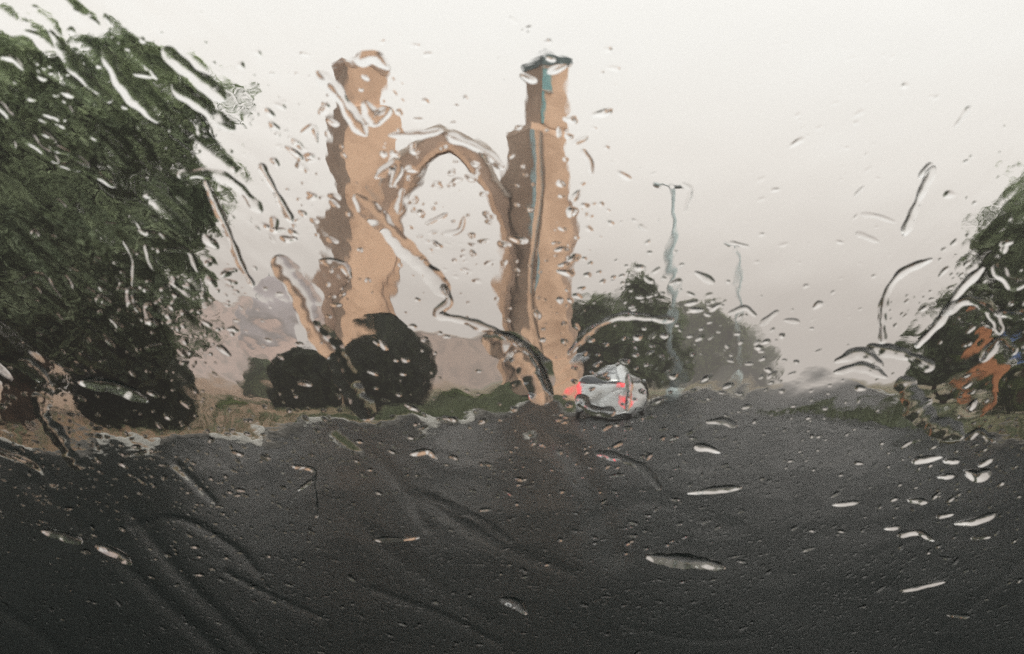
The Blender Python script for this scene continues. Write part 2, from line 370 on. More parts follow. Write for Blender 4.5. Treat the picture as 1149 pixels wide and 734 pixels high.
def tree(name, label, cat, u_trunk, Y, blobs, nclump, per, clump_r, leaf_s, mleaf, trunk_r=.2, group=None, trunk=True, z0=.12, split=.45, limbs=9):
    base = at(u_trunk, HV, Y); base.z = z0
    root = empty(name, base, label=label, cat=cat, group=group)
    Pt, Nn, cents = crown_points(blobs, nclump, per, clump_r)
    keep = Pt[:, 2] > z0+.05; Pt, Nn = Pt[keep], Nn[keep]
    co, q = leaves_mesh(name, Pt - np.array(base), Nn, leaf_s)
    mesh_obj('crown', fast_mesh('crown', co, q), mleaf, root)
    if trunk:
        bm = bmesh.new(); top = np.mean([b_[0] for b_ in blobs], 0) - np.array(base)
        tz = top[2]; pts = [Vector((0, 0, -.1)), Vector((.05, 0, tz*.25)), Vector((top[0]*.15-.05, 0, tz*split)), Vector((top[0]*.5, top[1]*.5, tz*.8)), Vector((top[0], top[1], tz*1.25))]
        tube(bm, pts, [trunk_r*1.35, trunk_r, trunk_r*.8, trunk_r*.5, trunk_r*.15], 9)
        for i in range(limbs):
            c = Vector(cents[int(rng.integers(len(cents)))] - np.array(base)); s = pts[2].lerp(pts[3], random.random())
            mid = s.lerp(c, .5) + Vector((random.uniform(-.2, .2), random.uniform(-.2, .2), random.uniform(0, .3)))
            tube(bm, [s, mid, c], [trunk_r*.42, trunk_r*.25, trunk_r*.06], 6)
        bm_obj('trunk', bm, M_BARK, root, smooth=True)
    return root
def clipped(name, label, u, vt, vb, hw, Y, leaf_s, mleaf, n=14000, group=None, lean=0):
    """a clipped egg-shaped bush: leaves over a dense core"""
    base = at(u, HV, Y); base.z = .12; k = Y/F; r = hw*k; h = at(u, vt, Y).z - .12
    root = empty(name, base, label=label, cat='bush', group=group)
    zc = h*.42; t = rng.uniform(0, 2*math.pi, n); z = rng.uniform(0.0, 1, n)
    prof = lambda zz: np.where(zz < .4, .84+.16*np.sin(zz/.4*math.pi/2), np.sqrt(np.clip(1-((zz-.4)/.615)**2, 0, 1)))
    lump = 1+.06*np.sin(3*t+5*z)+.05*np.sin(7*t-9*z+1)+.03*np.sin(17*t+23*z)+rng.normal(0, .035, n)
    rr_ = r*prof(z)*1.02*lump*rng.uniform(.93, 1.02, n)
    Pt = np.stack([rr_*np.cos(t)+lean*z, rr_*np.sin(t), z*h], 1); Nn = np.stack([np.cos(t), np.sin(t), z*1.2-.2], 1)
    m_ = n//5; a_ = rng.uniform(0, 2*math.pi, m_); q_ = rng.uniform(0, 1, m_)**.5   # the rounded top
    z2 = np.full(m_, .99)
    rt = r*prof(z2)*1.0*q_; Pt2 = np.stack([rt*np.cos(a_)+lean, rt*np.sin(a_), h*(1.0-.0*q_)+rng.normal(0, .03, m_)], 1)
    co, q = leaves_mesh(name, np.concatenate([Pt, Pt2]), np.concatenate([Nn, np.tile([0, 0, 1.], (m_, 1))]), leaf_s, .6)
    # core
    zz = np.linspace(0, 1, 15); seg = 24; vs = []
    for z_ in zz:
        for k_ in range(seg):
            rad = r*float(prof(np.array([z_]))[0])*.9*(.95+.05*math.sin(3*k_*2*math.pi/seg+5*z_)) 
            vs.append((rad*math.cos(2*math.pi*k_/seg)+lean*z_, rad*math.sin(2*math.pi*k_/seg), z_*h*.96))
    qs = [[i*seg+k_, i*seg+(k_+1) % seg, (i+1)*seg+(k_+1) % seg, (i+1)*seg+k_] for i in range(14) for k_ in range(seg)]
    n0 = len(co); co = np.concatenate([co, np.array(vs)]); q = np.concatenate([q, np.array(qs)+n0])
    mesh_obj('crown', fast_mesh('crown', co, q), mleaf, root)
    bm = bmesh.new(); tube(bm, [(0, 0, -.1), (0, 0, h*.3), (.03, 0, h*.8)], [.08, .06, .03], 7)
    for k_ in range(5):
        a = k_*1.256; tube(bm, [(0, 0, h*.2), (r*.3*math.cos(a), r*.3*math.sin(a), h*.5)], [.04, .02], 5)
    bm_obj('trunk', bm, M_BARK, root)
    return root
B = blob_px
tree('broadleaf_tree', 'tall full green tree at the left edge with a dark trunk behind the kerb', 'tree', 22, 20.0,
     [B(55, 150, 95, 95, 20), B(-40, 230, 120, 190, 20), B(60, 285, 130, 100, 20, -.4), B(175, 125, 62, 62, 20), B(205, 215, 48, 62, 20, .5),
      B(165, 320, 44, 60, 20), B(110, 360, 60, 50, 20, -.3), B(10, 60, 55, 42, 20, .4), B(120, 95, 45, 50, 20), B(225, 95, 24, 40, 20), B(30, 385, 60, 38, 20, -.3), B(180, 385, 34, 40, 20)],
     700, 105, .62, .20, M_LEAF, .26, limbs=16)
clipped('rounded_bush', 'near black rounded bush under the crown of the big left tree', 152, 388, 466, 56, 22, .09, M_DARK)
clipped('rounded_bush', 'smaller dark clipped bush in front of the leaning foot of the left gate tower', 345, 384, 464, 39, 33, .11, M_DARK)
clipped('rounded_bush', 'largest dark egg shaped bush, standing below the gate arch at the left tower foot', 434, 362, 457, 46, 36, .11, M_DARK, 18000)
clipped('rounded_bush', 'small grey green bush in front of the hazy pink building', 291, 402, 440, 17, 60, .18, M_TREE2, 4000)
# low shrubs along the verge between gate and road
for i, (u, vt, hw, Y, mm, lab) in enumerate([
        (510, 438, 17, 40, M_BUSH, 'low yellow green shrub just right of the largest dark bush'), (540, 445, 15, 39, M_BUSH, 'low yellow green shrub in the middle of the arch opening'),
        (572, 440, 18, 42, M_TREE2, 'low grey green shrub left of the right gate tower foot'), (600, 436, 20, 41, M_DARK, 'low dark shrub in front of the right gate tower foot'),
        (258, 452, 15, 30, M_BUSH, 'low pale shrub below the hazy pink building'), (470, 446, 14, 38, M_BUSH, 'low green shrub tucked against the largest dark bush')]):
    clipped('low_shrub', lab, u, vt, 460, hw, Y, .1, mm, 5000, group=None)
tree('bushy_tree', 'dark bushy tree just right of the right gate tower behind the silver car', 'tree', 668, 52,
     [B(665, 375, 36, 46, 52), B(640, 400, 26, 36, 52), B(690, 400, 36, 32, 52)], 190, 110, .75, .26, M_TREE2, .2)
tree('bushy_tree', 'taller dark tree with peaked crown between the gate and the street lamp', 'tree', 720, 56,
     [B(718, 350, 26, 44, 56), B(730, 390, 36, 42, 56), B(722, 322, 12, 22, 56), B(700, 415, 40, 18, 56)], 200, 110, .8, .28, M_TREE2, .22)
tree('bushy_tree', 'paler hazy tree right of the tall street lamp', 'tree', 795, 105,
     [B(785, 378, 28, 38, 105), B(810, 388, 30, 34, 105), B(775, 410, 36, 20, 105)], 150, 90, 1.3, .5, M_BUSH, .3)
tree('bushy_tree', 'farthest grey tree, low at the right end of the tree row', 'tree', 848, 125,
     [B(845, 402, 22, 26, 125), B(830, 415, 30, 14, 125)], 90, 80, 1.6, .6, M_TREE2, .3)
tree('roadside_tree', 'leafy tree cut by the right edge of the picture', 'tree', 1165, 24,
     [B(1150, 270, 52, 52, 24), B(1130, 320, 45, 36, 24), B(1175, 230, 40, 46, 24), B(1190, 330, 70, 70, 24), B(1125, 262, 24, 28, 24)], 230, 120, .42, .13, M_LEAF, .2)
tree('roadside_tree', 'dark lower tree left of the orange board on the right verge', 'tree', 1058, 30,
     [B(1058, 385, 34, 38, 30), B(1078, 350, 24, 24, 30), B(1045, 415, 28, 22, 30), B(1090, 400, 26, 30, 30)], 170, 100, .4, .14, M_TREE2, .14)
tree('roadside_tree', 'green bushy growth behind the orange board at the right', 'tree', 1130, 28,
     [B(1130, 430, 40, 28, 28), B(1165, 420, 40, 34, 28)], 100, 100, .4, .13, M_BUSH, .1)
# ------------------------------------------------------------------ the gate
GY = 46.0
def gx(u): return at(u, HV, GY).x
def gz(v): return at(574, v, GY).z
gate = empty('arched_gateway', (gx(503), GY, .1), label='tall tan brick gateway of two square towers joined by a pointed arch', cat='gateway')
def rect_rot(cx, cy, a, b_, ang):
    c, s = math.cos(ang), math.sin(ang)
    return [(cx+x*c-y*s, cy+x*s+y*c) for x, y in ((-a, -b_), (a, -b_), (a, b_), (-a, b_))]
def tower(u0l, u1l, u0u, u1u, vstep, vtop, ang, label, cap, teal):
    # rotated square shafts: projected width = a*cos + b*sin each side
    ox, oy = gx(503), GY
    def shaft(bm, u0, u1, z0, z1, tap=1.0, extra=0):
        cx = (gx(u0)+gx(u1))/2 - ox; W = (gx(u1)-gx(u0)); a = (W/2 + extra)/(math.cos(ang)+math.sin(ang))
        prism(bm, rect_rot(cx, 0, a, a, ang), z0, z1, scale_top=tap, cx=cx, cy=0); return cx, a
    bm = bmesh.new()
    zs, zt = gz(vstep)-.1, gz(vtop)-.1
    shaft(bm, u0l-4, u1l+4, -.3, 1.2)
    shaft(bm, u0l, u1l, 1.2, zs, .985)
    shaft(bm, u0l, u1l, zs, zs+.5, .86, .0)
    cx, a = shaft(bm, u0u, u1u, zs+.5, zt, .985)
    t = bm_obj('tower', bm, [M_BRICK, M_BRICKSHADE], gate); t['label'] = label
    for f in t.data.polygons:                      # left-facing sides: shade painted in with the darker brick
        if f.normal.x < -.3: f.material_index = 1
    # cornice and string courses
    bm = bmesh.new()
    prism(bm, rect_rot(cx, 0, a*1.03, a*1.03, ang), zt, zt+.28)
    if cap:
        prism(bm, rect_rot(cx, 0, a*1.03, a*1.03, ang), zt+.28, zt+.42)
    else:
        prism(bm, rect_rot(cx+.35, 0, a*.45, a*.45, ang), zt+.28, zt+.8, scale_top=.5, cx=cx+.35)
    bm_obj('parapet', bm, M_CAP if cap else M_BRICKD, t)
    return t, cx, a, zs, zt
ANG = R(-32)
def tower_ang(a): return a
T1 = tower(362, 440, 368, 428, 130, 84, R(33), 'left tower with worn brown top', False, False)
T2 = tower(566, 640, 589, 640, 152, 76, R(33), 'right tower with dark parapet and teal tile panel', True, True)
# teal tile panel and vertical band on the right tower
t, cx, a, zs, zt = T2
ang = R(33); c_, s_ = math.cos(ang), math.sin(ang)
Mt = Matrix.Translation((cx, 0, 0)) @ Matrix.Rotation(ang, 4, 'Z')
bm = bmesh.new()
z1, z0 = gz(80)-.1, gz(110)-.1
box(bm, -a*.98, -a*.15, -a-.045, -a+.05, z0, z1, Mt)
box(bm, -a*.99, -a*.74, -a-.04, -a+.05, zs+.5, z0-.002, Mt)
box(bm, -a*.99, -a*.86, -a-.04, -a+.05, z1+.002, zt-.05, Mt)
pn = bm_obj('tile_panel', bm, M_TILE, t)
for (x0, x1, za, zb) in ((-a*.98, -a*.15, z1, z1+.1), (-a*.98, -a*.15, z0-.1, z0)):
    bm = bmesh.new(); box(bm, x0-.02, x1+.05, -a-.07, -a+.02, za, zb, Mt)
    bm_obj('panel_frame', bm, M_STONE, pn)
# the lower shoulder of the right tower on its far side
bm = bmesh.new(); cxb = gx(640)-gx(503)
prism(bm, rect_rot(cxb-.1, .4, .42, .42, R(33)), -.3, gz(226)-.1, scale_top=.72, cx=cxb-.2, cy=.4)
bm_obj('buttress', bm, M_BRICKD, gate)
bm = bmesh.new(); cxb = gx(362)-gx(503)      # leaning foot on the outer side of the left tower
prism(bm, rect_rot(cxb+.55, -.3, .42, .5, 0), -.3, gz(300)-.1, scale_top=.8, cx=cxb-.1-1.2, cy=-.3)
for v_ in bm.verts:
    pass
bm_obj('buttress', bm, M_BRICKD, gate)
# pointed arch
def arch_curve(x0, x1, zs, xa, za, pz, n=16):
    f = lambda t: math.sin(t*math.pi/2*pz)/math.sin(math.pi/2*pz)
    p = [(x0+(xa-x0)*(i/n)**1.35, zs+(za-zs)*f(i/n)) for i in range(n+1)]
    q = [(x1+(xa-x1)*(i/n)**1.35, zs+(za-zs)*f(i/n)) for i in range(n+1)]
    return p + q[::-1][1:]
ox = gx(503); inner = arch_curve(gx(443)-ox, gx(562)-ox, gz(262), gx(506)-ox, gz(172), .90)
outer = arch_curve(gx(426)-ox, gx(574)-ox, gz(222), gx(496)-ox, gz(147), .74)
def band(bm, outer, inner, y0, y1):
    n = len(outer); V = [[bm.verts.new((p[0], y, p[1]-.1)) for p in L] for L in (outer, inner) for y in (y0, y1)]
    of, ob, inf, inb = V
    for i in range(n-1):
        bm.faces.new((of[i], of[i+1], inf[i+1], inf[i])); bm.faces.new((ob[i], inb[i], inb[i+1], ob[i+1]))
        bm.faces.new((of[i], ob[i], ob[i+1], of[i+1])); bm.faces.new((inf[i], inf[i+1], inb[i+1], inb[i]))
    for i in (0, n-1): bm.faces.new((of[i], inf[i], inb[i], ob[i]))
outer_full = [(gx(426)-ox, -.2)] + outer + [(gx(574)-ox, -.2)]
inner_full = [(gx(443)-ox, -.2)] + inner + [(gx(562)-ox, -.2)]
bm = bmesh.new(); band(bm, outer_full, inner_full, -.55, .55)
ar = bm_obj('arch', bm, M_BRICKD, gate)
def off(c, d):
    out = []
    for i, p in enumerate(c):
        a_, b_ = c[max(0, i-1)], c[min(len(c)-1, i+1)]
        nx, nz = -(b_[1]-a_[1]), b_[0]-a_[0]; l = math.hypot(nx, nz) or 1
        out.append((p[0]+nx/l*d, p[1]+nz/l*d))
    return out
bm = bmesh.new(); band(bm, off(inner_full, .28), off(inner_full, -.05), -.62, -.45); bm_obj('arch_moulding', bm, M_BRICK, ar)
bm = bmesh.new(); band(bm, off(outer, .12), off(outer, -.14), -.64, .6); bm_obj('coping', bm, M_STONE, ar)
# recessed panels on the towers (left face and right face), as thin frames
for (T, us) in ((T1, (-.55, .0, .55)), (T2, ())):
    t, cx, a, zs, zt = T
    Mt = Matrix.Translation((cx, 0, 0)) @ Matrix.Rotation(ang, 4, 'Z')
    for k in range(5):
        z = 2.5 + k*2.4
        if z < zs-.5:
            aa = (gx(440)-gx(362))/2/(c_+s_) if T is T1 else (gx(640)-gx(566))/2/(c_+s_)
            cc = (gx(362)+gx(440))/2-ox if T is T1 else (gx(566)+gx(640))/2-ox
            M2 = Matrix.Translation((cc, 0, 0)) @ Matrix.Rotation(ang, 4, 'Z')
    if T is T2:
        bm = bmesh.new(); box(bm, -aa-.035, -aa+.26, -aa-.055, -aa+.05, 5.2, zs-.02, M2); bm_obj('tile_band', bm, M_BAND, t)
# ------------------------------------------------------------------ far buildings
def building(name, label, cat, u0, u1, vt, Y, m, storeys, bays, dome=None):
    p0, p1 = at(u0, HV, Y), at(u1, HV, Y); zt = at(u0, vt, Y).z; W = p1.x-p0.x
    root = empty(name, ((p0.x+p1.x)/2, Y, 0), label=label, cat=cat)
    bm = bmesh.new(); box(bm, -W/2, W/2, 0, 12, -.2, zt); wall = bm_obj('wall', bm, m, root)
    bm = bmesh.new(); box(bm, -W/2-.25, W/2+.25, -.25, 12.25, zt, zt+.45); rf = bm_obj('roof', bm, M_STONE, root)
    for i in range(storeys):
        for j in range(bays):
            x = -W/2 + W*(j+.5)/bays; z = zt*(i+.3)/storeys; ww, hh = W/bays*.4, zt/storeys*.45
            bm = bmesh.new(); box(bm, x-ww/2-.12, x+ww/2+.12, -.1, .05, z-.12, z+hh+.12)
            wn = bm_obj('window', bm, m, root)
            bm = bmesh.new(); box(bm, x-ww/2, x+ww/2, -.13, .0, z, z+hh); bm_obj('pane', bm, M_WIN, wn)
    return root, zt
building('plaster_building', 'long hazy pink plaster building behind the big left tree', 'building', 196, 300, 334, 190, M_FARWALL, 3, 5)
building('garden_wall_building', 'low tan building seen through the gate arch', 'building', 462, 622, 376, 150, M_FARTAN, 2, 8)
building('plaster_building', 'low hazy pink building left of the gate between the two dark bushes', 'building', 318, 372, 392, 170, M_FARWALL, 2, 3)
p = at(303, HV, 160)
root = empty('domed_building', (p.x, 160, 0), label='hazy grey mauve domed building left of the gate', cat='building')
k = 160/F; bm = bmesh.new(); hw = 31*k; zt = at(303, 372, 160).z
prism(bm, [(hw*math.cos(R(a)), hw*math.sin(R(a))) for a in range(22, 382, 45)], -.2, zt)
bm_obj('wall', bm, M_FARWALL, root)
bm = bmesh.new(); H = at(303, 322, 160).z - zt
lathe(bm, [(hw*.97*math.cos(R(t))**.8 if t < 89 else .02, H*math.sin(R(t))) for t in (0, 10, 20, 30, 40, 50, 60, 70, 80, 89.5)], 28, (0, 0, zt)); dm = bm_obj('dome', bm, M_MAUVE, root, True)
bm = bmesh.new(); lathe(bm, [(.25, 0), (.3, .5), (.1, .9), (.04, 1.8)], 10, (0, 0, zt+H-.05)); bm_obj('finial', bm, M_CAP, dm)
for kk in range(8):
    a_ = R(45*kk+44.5-.0); bm = bmesh.new(); Mw = Matrix.Rotation(a_, 4, 'Z'); rr0 = hw*math.cos(R(22.5))
    box(bm, rr0-.1, rr0+.08, -1.0, 1.0, 2, zt*.7, Mw); bm_obj('window', bm, M_WIN, root)
# ------------------------------------------------------------------ street lamps
def lamp(label, u, vtop, Y, arm_u, s=1.0):
    b_ = at(u, HV, Y); b_.z = .1; h = at(u, vtop, Y).z - .1; L = (arm_u-u)/F*Y
    root = empty('street_lamp', b_, label=label, cat='street lamp', group='street lamps along the road')
    bm = bmesh.new(); tube(bm, [(0, 0, -.1), (0, 0, h*.5), (0, 0, h-.15)], [.2*s, .17*s, .12*s], 12); bm_obj('pole', bm, M_POLE, root, True)
    bm = bmesh.new(); tube(bm, [(0, 0, -.05), (0, 0, .7)], [.24*s, .2*s], 12); bm_obj('pole_base', bm, M_POLE, root, True)
    bm = bmesh.new(); tube(bm, [(0, 0, h-.3), (L*.12, 0, h-.08), (L*.45, 0, h-.02), (L*.65, 0, h-.12)], [.075*s, .065*s, .055*s, .05*s], 9); bm_obj('arm', bm, M_POLE, root, True)
    bm = bmesh.new()
    tube(bm, [(L*.6, 0, h-.1), (L*.68, 0, h-.11), (L*.85, 0, h-.16), (L, 0, h-.24)], [.06*s, .15*s, .17*s, .07*s], 10)
    for v_ in bm.verts: v_.co.y *= 1.3
    hd = bm_obj('lamp_head', bm, M_POLE, root, True)
    bm = bmesh.new(); lathe(bm, [(.13*s, 0), (.15*s, .04), (.12*s, .08)], 14, (L*.82, 0, h-.36)); bm_obj('lens', bm, M_STONE, hd)
    bm = bmesh.new(); tube(bm, [(-.1, 0, h-.2), (.12, 0, h-.04), (.42*s, 0, h-.02), (.62*s, 0, h-.1)], [.1, .14, .16, .08], 9); bm_obj('photocell', bm, M_LAMP, root, True)
lamp('tall pale street lamp with its arm to the left, right of the gate', 757, 205, 42, 733)
lamp('fainter shorter looking street lamp farther off above the hazy trees', 828, 272, 88, 812)
# ------------------------------------------------------------------ silver car
cp = ground(684, 466); cp.z = .005
car = empty('silver_car', cp, R(-17), label='silver hatchback seen from behind with red tail lights lit', cat='car')
def loft(bm, st, nseg=20, pw=4.0):
    rings = []
    for (y, zl, zh, hw) in st:
        rg = []
        for k in range(nseg):
            t = 2*math.pi*(k+.5)/nseg; c, s = math.cos(t), math.sin(t)
            X = hw*abs(c)**(2/pw)*(1 if c > 0 else -1); Z = (zl+zh)/2+(zh-zl)/2*abs(s)**(2/pw)*(1 if s > 0 else -1)
            rg.append(bm.verts.new((X, y, Z)))
        rings.append(rg)
    for q, w_ in zip(rings, rings[1:]):
        for k in range(nseg): bm.faces.new((q[k], q[(k+1)%nseg], w_[(k+1)%nseg], w_[k]))
    bm.faces.new(rings[0][::-1]); bm.faces.new(rings[-1])
bm = bmesh.new()
loft(bm, [(-1.98, .38, .86, .70), (-1.92, .28, .95, .80), (-1.6, .24, 1.0, .85), (-.8, .22, 1.0, .86), (.4, .22, .98, .86), (1.1, .22, .92, .85), (1.7, .26, .82, .82), (1.98, .34, .68, .70), (2.05, .4, .6, .6)], 24)
body = bm_obj('body', bm, M_SILVER, car, True)
bm = bmesh.new()
for s in (0,):
    st = [(-1.86, -1.62, .80, .60), (.62, .05, .80, .60)]
    lo = [(-.80, -1.88, .93), (.80, -1.88, .93), (.80, .95, .93), (-.80, .95, .93)]
    md = [(-.74, -1.70, 1.28), (.74, -1.70, 1.28), (.74, .35, 1.28), (-.74, .35, 1.28)]
    hi = [(-.60, -1.42, 1.47), (.60, -1.42, 1.47), (.60, -.05, 1.47), (-.60, -.05, 1.47)]
    V = [[bm.verts.new(p_) for p_ in L] for L in (lo, md, hi)]
    for A_, B_ in zip(V, V[1:]):
        for k in range(4): bm.faces.new((A_[k], A_[(k+1)%4], B_[(k+1)%4], B_[k]))
    bm.faces.new(V[-1]); bm.faces.new(V[0][::-1])
bmesh.ops.bevel(bm, geom=[e for e in bm.edges], offset=.05, segments=2, affect='EDGES')
bm_obj('cabin', bm, M_SILVER, car, True)
def quad(name, pts, m, th=.012, par=car):
    bm = bmesh.new(); P_ = [Vector(p_) for p_ in pts]; n = (P_[1]-P_[0]).cross(P_[2]-P_[0]).normalized()
    a_ = [bm.verts.new(p_+n*th) for p_ in P_]; b_ = [bm.verts.new(p_-n*th) for p_ in P_]
    bm.faces.new(a_); bm.faces.new(b_[::-1])
    for i in range(len(P_)): j = (i+1) % len(P_); bm.faces.new((a_[i], b_[i], b_[j], a_[j]))
    return bm_obj(name, bm, m, par)
quad('rear_window', [(-.66, -1.835, 1.0), (.66, -1.835, 1.0), (.62, -1.71, 1.27), (.53, -1.52, 1.40), (-.53, -1.52, 1.40), (-.62, -1.71, 1.27)], M_CARGLASS, .03)
quad('windscreen', [(-.66, .90, 1.0), (.66, .90, 1.0), (.55, .15, 1.40), (-.55, .15, 1.40)], M_CARGLASS, .03)
for s in (-1, 1):
    for (ya, yb, yc, yd) in ((-1.6, -.72, -.72, -1.45), (-.62, .62, .28, -.62)):
        quad('side_window', [(s*.805, ya, 1.0), (s*.805, yb, 1.0), (s*.742, yc, 1.3), (s*.742, yd, 1.3)], M_CARGLASS, .014)
    bm = bmesh.new(); loft(bm, [(-2.0, .70, .98, .05), (-1.93, .66, 1.02, .09), (-1.8, .68, 1.0, .06)], 12)
    for v_ in bm.verts: v_.co.x += s*.72
    bm_obj('tail_light', bm, M_TAIL, car, True)
    bm = bmesh.new(); loft(bm, [(.5, .98, 1.12, .03), (.58, .96, 1.14, .09), (.66, .99, 1.1, .05)], 10)
    for v_ in bm.verts: v_.co.x += s*.95
    bm_obj('wing_mirror', bm, M_SILVER, car, True)
    bm = bmesh.new(); loft(bm, [(1.85, .58, .72, .14), (1.98, .56, .72, .12)], 10)
    for v_ in bm.verts: v_.co.x += s*.55
    bm_obj('headlight', bm, M_PLATE, car, True)
    for y in (-1.25, 1.3):
        Mw = Matrix.Translation((s*.78, y, .315)) @ Matrix.Rotation(R(90), 4, 'Y')
        bm = bmesh.new(); lathe(bm, [(.2, -.1), (.29, -.1), (.315, -.07), (.315, .07), (.29, .1), (.2, .1)], 24, M=Mw); wh = bm_obj('wheel', bm, M_RUBBER, car, True)
        bm = bmesh.new(); lathe(bm, [(.05, -.112), (.2, -.108), (.2, .108), (.05, .112)], 16, M=Mw); bm_obj('rim', bm, M_RIM, wh)
bm = bmesh.new(); loft(bm, [(-2.06, .36, .55, .66), (-2.02, .33, .58, .76), (-1.8, .33, .58, .83)], 20); bm_obj('rear_bumper', bm, M_SILVER, car, True)
bm = bmesh.new(); box(bm, -.26, .26, -2.03, -1.96, .66, .78); bm_obj('number_plate', bm, M_PLATE, car)
# ------------------------------------------------------------------ orange board and blue sign on the right verge
p = at(1102, HV, 23.5); p.z = .12
ob = empty('sign_board', p, R(8), label='narrow rust orange board on an orange post on the right verge', cat='sign')
zt_, zb_ = at(1102, 366, 23.5).z-.12, at(1102, 440, 23.5).z-.12
bm = bmesh.new(); box(bm, -.06, .06, -.04, .04, -.1, zb_+.05); bm_obj('post', bm, M_ORANGE, ob)
bm = bmesh.new(); box(bm, -.20, .20, -.06, .06, zb_, zt_); bmesh.ops.bevel(bm, geom=bm.edges[:], offset=.02, segments=2, affect='EDGES'); pb = bm_obj('panel', bm, M_ORANGE, ob)
bm = bmesh.new(); box(bm, -.23, .23, -.08, .08, zt_-.01, zt_+.07); bm_obj('panel_cap', bm, M_KD, pb)
p = at(1150, HV, 33); p.z = .12
bs = empty('sign_board', p, R(-6), label='blue panel on a grey post at the right picture edge', cat='sign')
za, zb_ = at(1150, 395, 33).z-.12, at(1150, 345, 33).z-.12
bm = bmesh.new(); tube(bm, [(0, .06, -.1), (0, .06, zb_)], [.05, .05], 9); bm_obj('post', bm, M_POLE, bs)
bm = bmesh.new(); box(bm, -.75, .75, -.04, .0, za, zb_); bmesh.ops.bevel(bm, geom=bm.edges[:], offset=.015, segments=2, affect='EDGES'); bm_obj('panel', bm, M_BLUE, bs)
# ------------------------------------------------------------------ the windshield
RAKE = R(32); PC = Vector((0, .55, CZ))
ux = Vector((1, 0, 0)); us = Vector((0, -math.sin(RAKE), math.cos(RAKE))); un = Vector((0, math.cos(RAKE), math.sin(RAKE)))  # un: outwards
def pane(u, v):
    r = ray(u, v); k = (PC - Vector((0, 0, CZ))).dot(un)/r.dot(un)
    q = Vector((0, 0, CZ)) + r*k - PC
    return q.x, q.dot(us)
Mp = Matrix(((ux.x, us.x, un.x, PC.x), (ux.y, us.y, un.y, PC.y), (ux.z, us.z, un.z, PC.z), (0, 0, 0, 1)))
X0, X1, S0, S1 = -.72, .72, -.42, .34
def place(o): o.matrix_world = Mp; return o
ws = empty('windshield', (0, 0, 0), label='raked car windshield the street is seen through, wet with rain outside', cat='windshield'); ws.matrix_world = Mp
bm = bmesh.new(); box(bm, X0, X1, S0, S1, -.006, -.001); bm_obj('glass', bm, M_GLASS, ws)
bm = bmesh.new()
for (a_, b_, c0, d0) in ((X0-.03, X1+.03, S0-.03, S0), (X0-.03, X1+.03, S1, S1+.03), (X0-.03, X0, S0, S1), (X1, X1+.03, S0, S1)):
    box(bm, a_, b_, c0, d0, -.012, .008)
bm_obj('rubber_seal', bm, M_RUBBER, ws)
# ---- traced drops and runs on the glass: (points in photo pixels, width px, steepness)
D = []
def dr(pts, w_, st=.5, lab=None, name='raindrop', wob=.18, ends=1.0): D.append((pts, w_, st, lab, name, wob, ends))
RUN = 'water_rivulet'
dr([(1042,292),(1012,304),(996,325),(990,352),(989,382)], 9, 0.7, 'dark crooked rivulet curving down through the pale sky beside the right trees', RUN)
dr([(1100,302),(1072,330),(1052,362),(1030,386)], 10, 0.9, 'rivulet slanting across the right tree edge', RUN)
dr([(1046,190),(1030,222),(1016,260)], 10, 0.95, 'long dark slanting streak of water high in the right sky', RUN)
dr([(1060,350),(1085,336),(1110,345),(1120,370)], 12, 0.4, 'rivulet looping over the right hand trees', RUN)
dr([(978,388),(1008,396),(1042,410)], 14, 0.4, 'thick horizontal rivulet below the right hand sky', RUN)
dr([(942,402),(965,396),(985,408)], 14, 0.4); dr([(940,415),(965,411),(990,421)], 12, 0.4)
dr([(405,225),(440,262),(472,296),(498,326)], 20, 0.3, 'broad rivulet running off the left tower across the arch opening', RUN, .12)
dr([(498,322),(505,338),(492,352),(530,362),(572,378),(600,402),(618,440)], 10, 0.42, 'thin crooked rivulet hanging across the foot of the arch opening', RUN)
dr([(318,296),(340,330),(356,366),(378,402),(410,462)], 26, 0.26, 'wide slanting rivulet crossing the left dark bush', RUN, .12)
dr([(605,150),(607,200),(603,250),(596,330),(606,400),(618,446)], 8, 0.1, 'long vertical rivulet down the right gate tower', RUN, .1)
dr([(232,205),(250,245),(268,290),(284,318)], 8, 0.85, 'thin slanting rivulet at the right side of the big left tree', RUN)
dr([(294,186),(310,215),(326,246)], 8, 0.9, 'short dark slanting streak left of the gate', RUN)
dr([(640,394),(662,370),(700,354),(752,358)], 9, 0.4, 'bright curved rivulet over the trees right of the gate', RUN)
dr([(205,196),(240,196),(268,208),(290,234)], 12, 0.36, 'curved rivulet at the edge of the left tree crown', RUN)
dr([(0,118),(30,150),(62,178)], 12, 0.4, 'bright rivulet at the far left in the tree crown', RUN)
dr([(72,186),(100,190),(126,206)], 10, 0.42); dr([(60,165),(80,172),(98,184)], 8, 0.42)
dr([(188,280),(212,282),(222,302)], 6, 0.45); dr([(140,272),(152,292),(150,318)], 6, 0.45); dr([(165,276),(172,300)], 6, 0.4)
dr([(22,316),(46,308),(66,330)], 8, 0.45); dr([(120,60),(140,96),(172,132)], 16, 0.3); dr([(60,40),(90,80),(120,110)], 14, 0.3)
dr([(190,60),(222,86),(246,108)], 18, 0.25); dr([(200,100),(235,126),(258,140)], 16, 0.25)
dr([(96,428),(124,432),(160,446)], 19, 1.1, 'fat bright lens shaped drop over the dark bush under the left tree')
dr([(30,408),(52,430),(48,462),(66,488),(88,520)], 18, 0.28, 'winding rivulet over the trunk of the big left tree', RUN)
dr([(54,596),(72,600),(88,604)], 16.25, 1.15, 'dark topped drop low at the left over the road'); dr([(114,612),(132,620),(144,628)], 15, 1.15, 'bright crescent drop right of the dark topped drop, low left')
dr([(732,624),(766,628),(806,634)], 21.25, 1.15, 'long flat bright drop low in the middle right of the road')
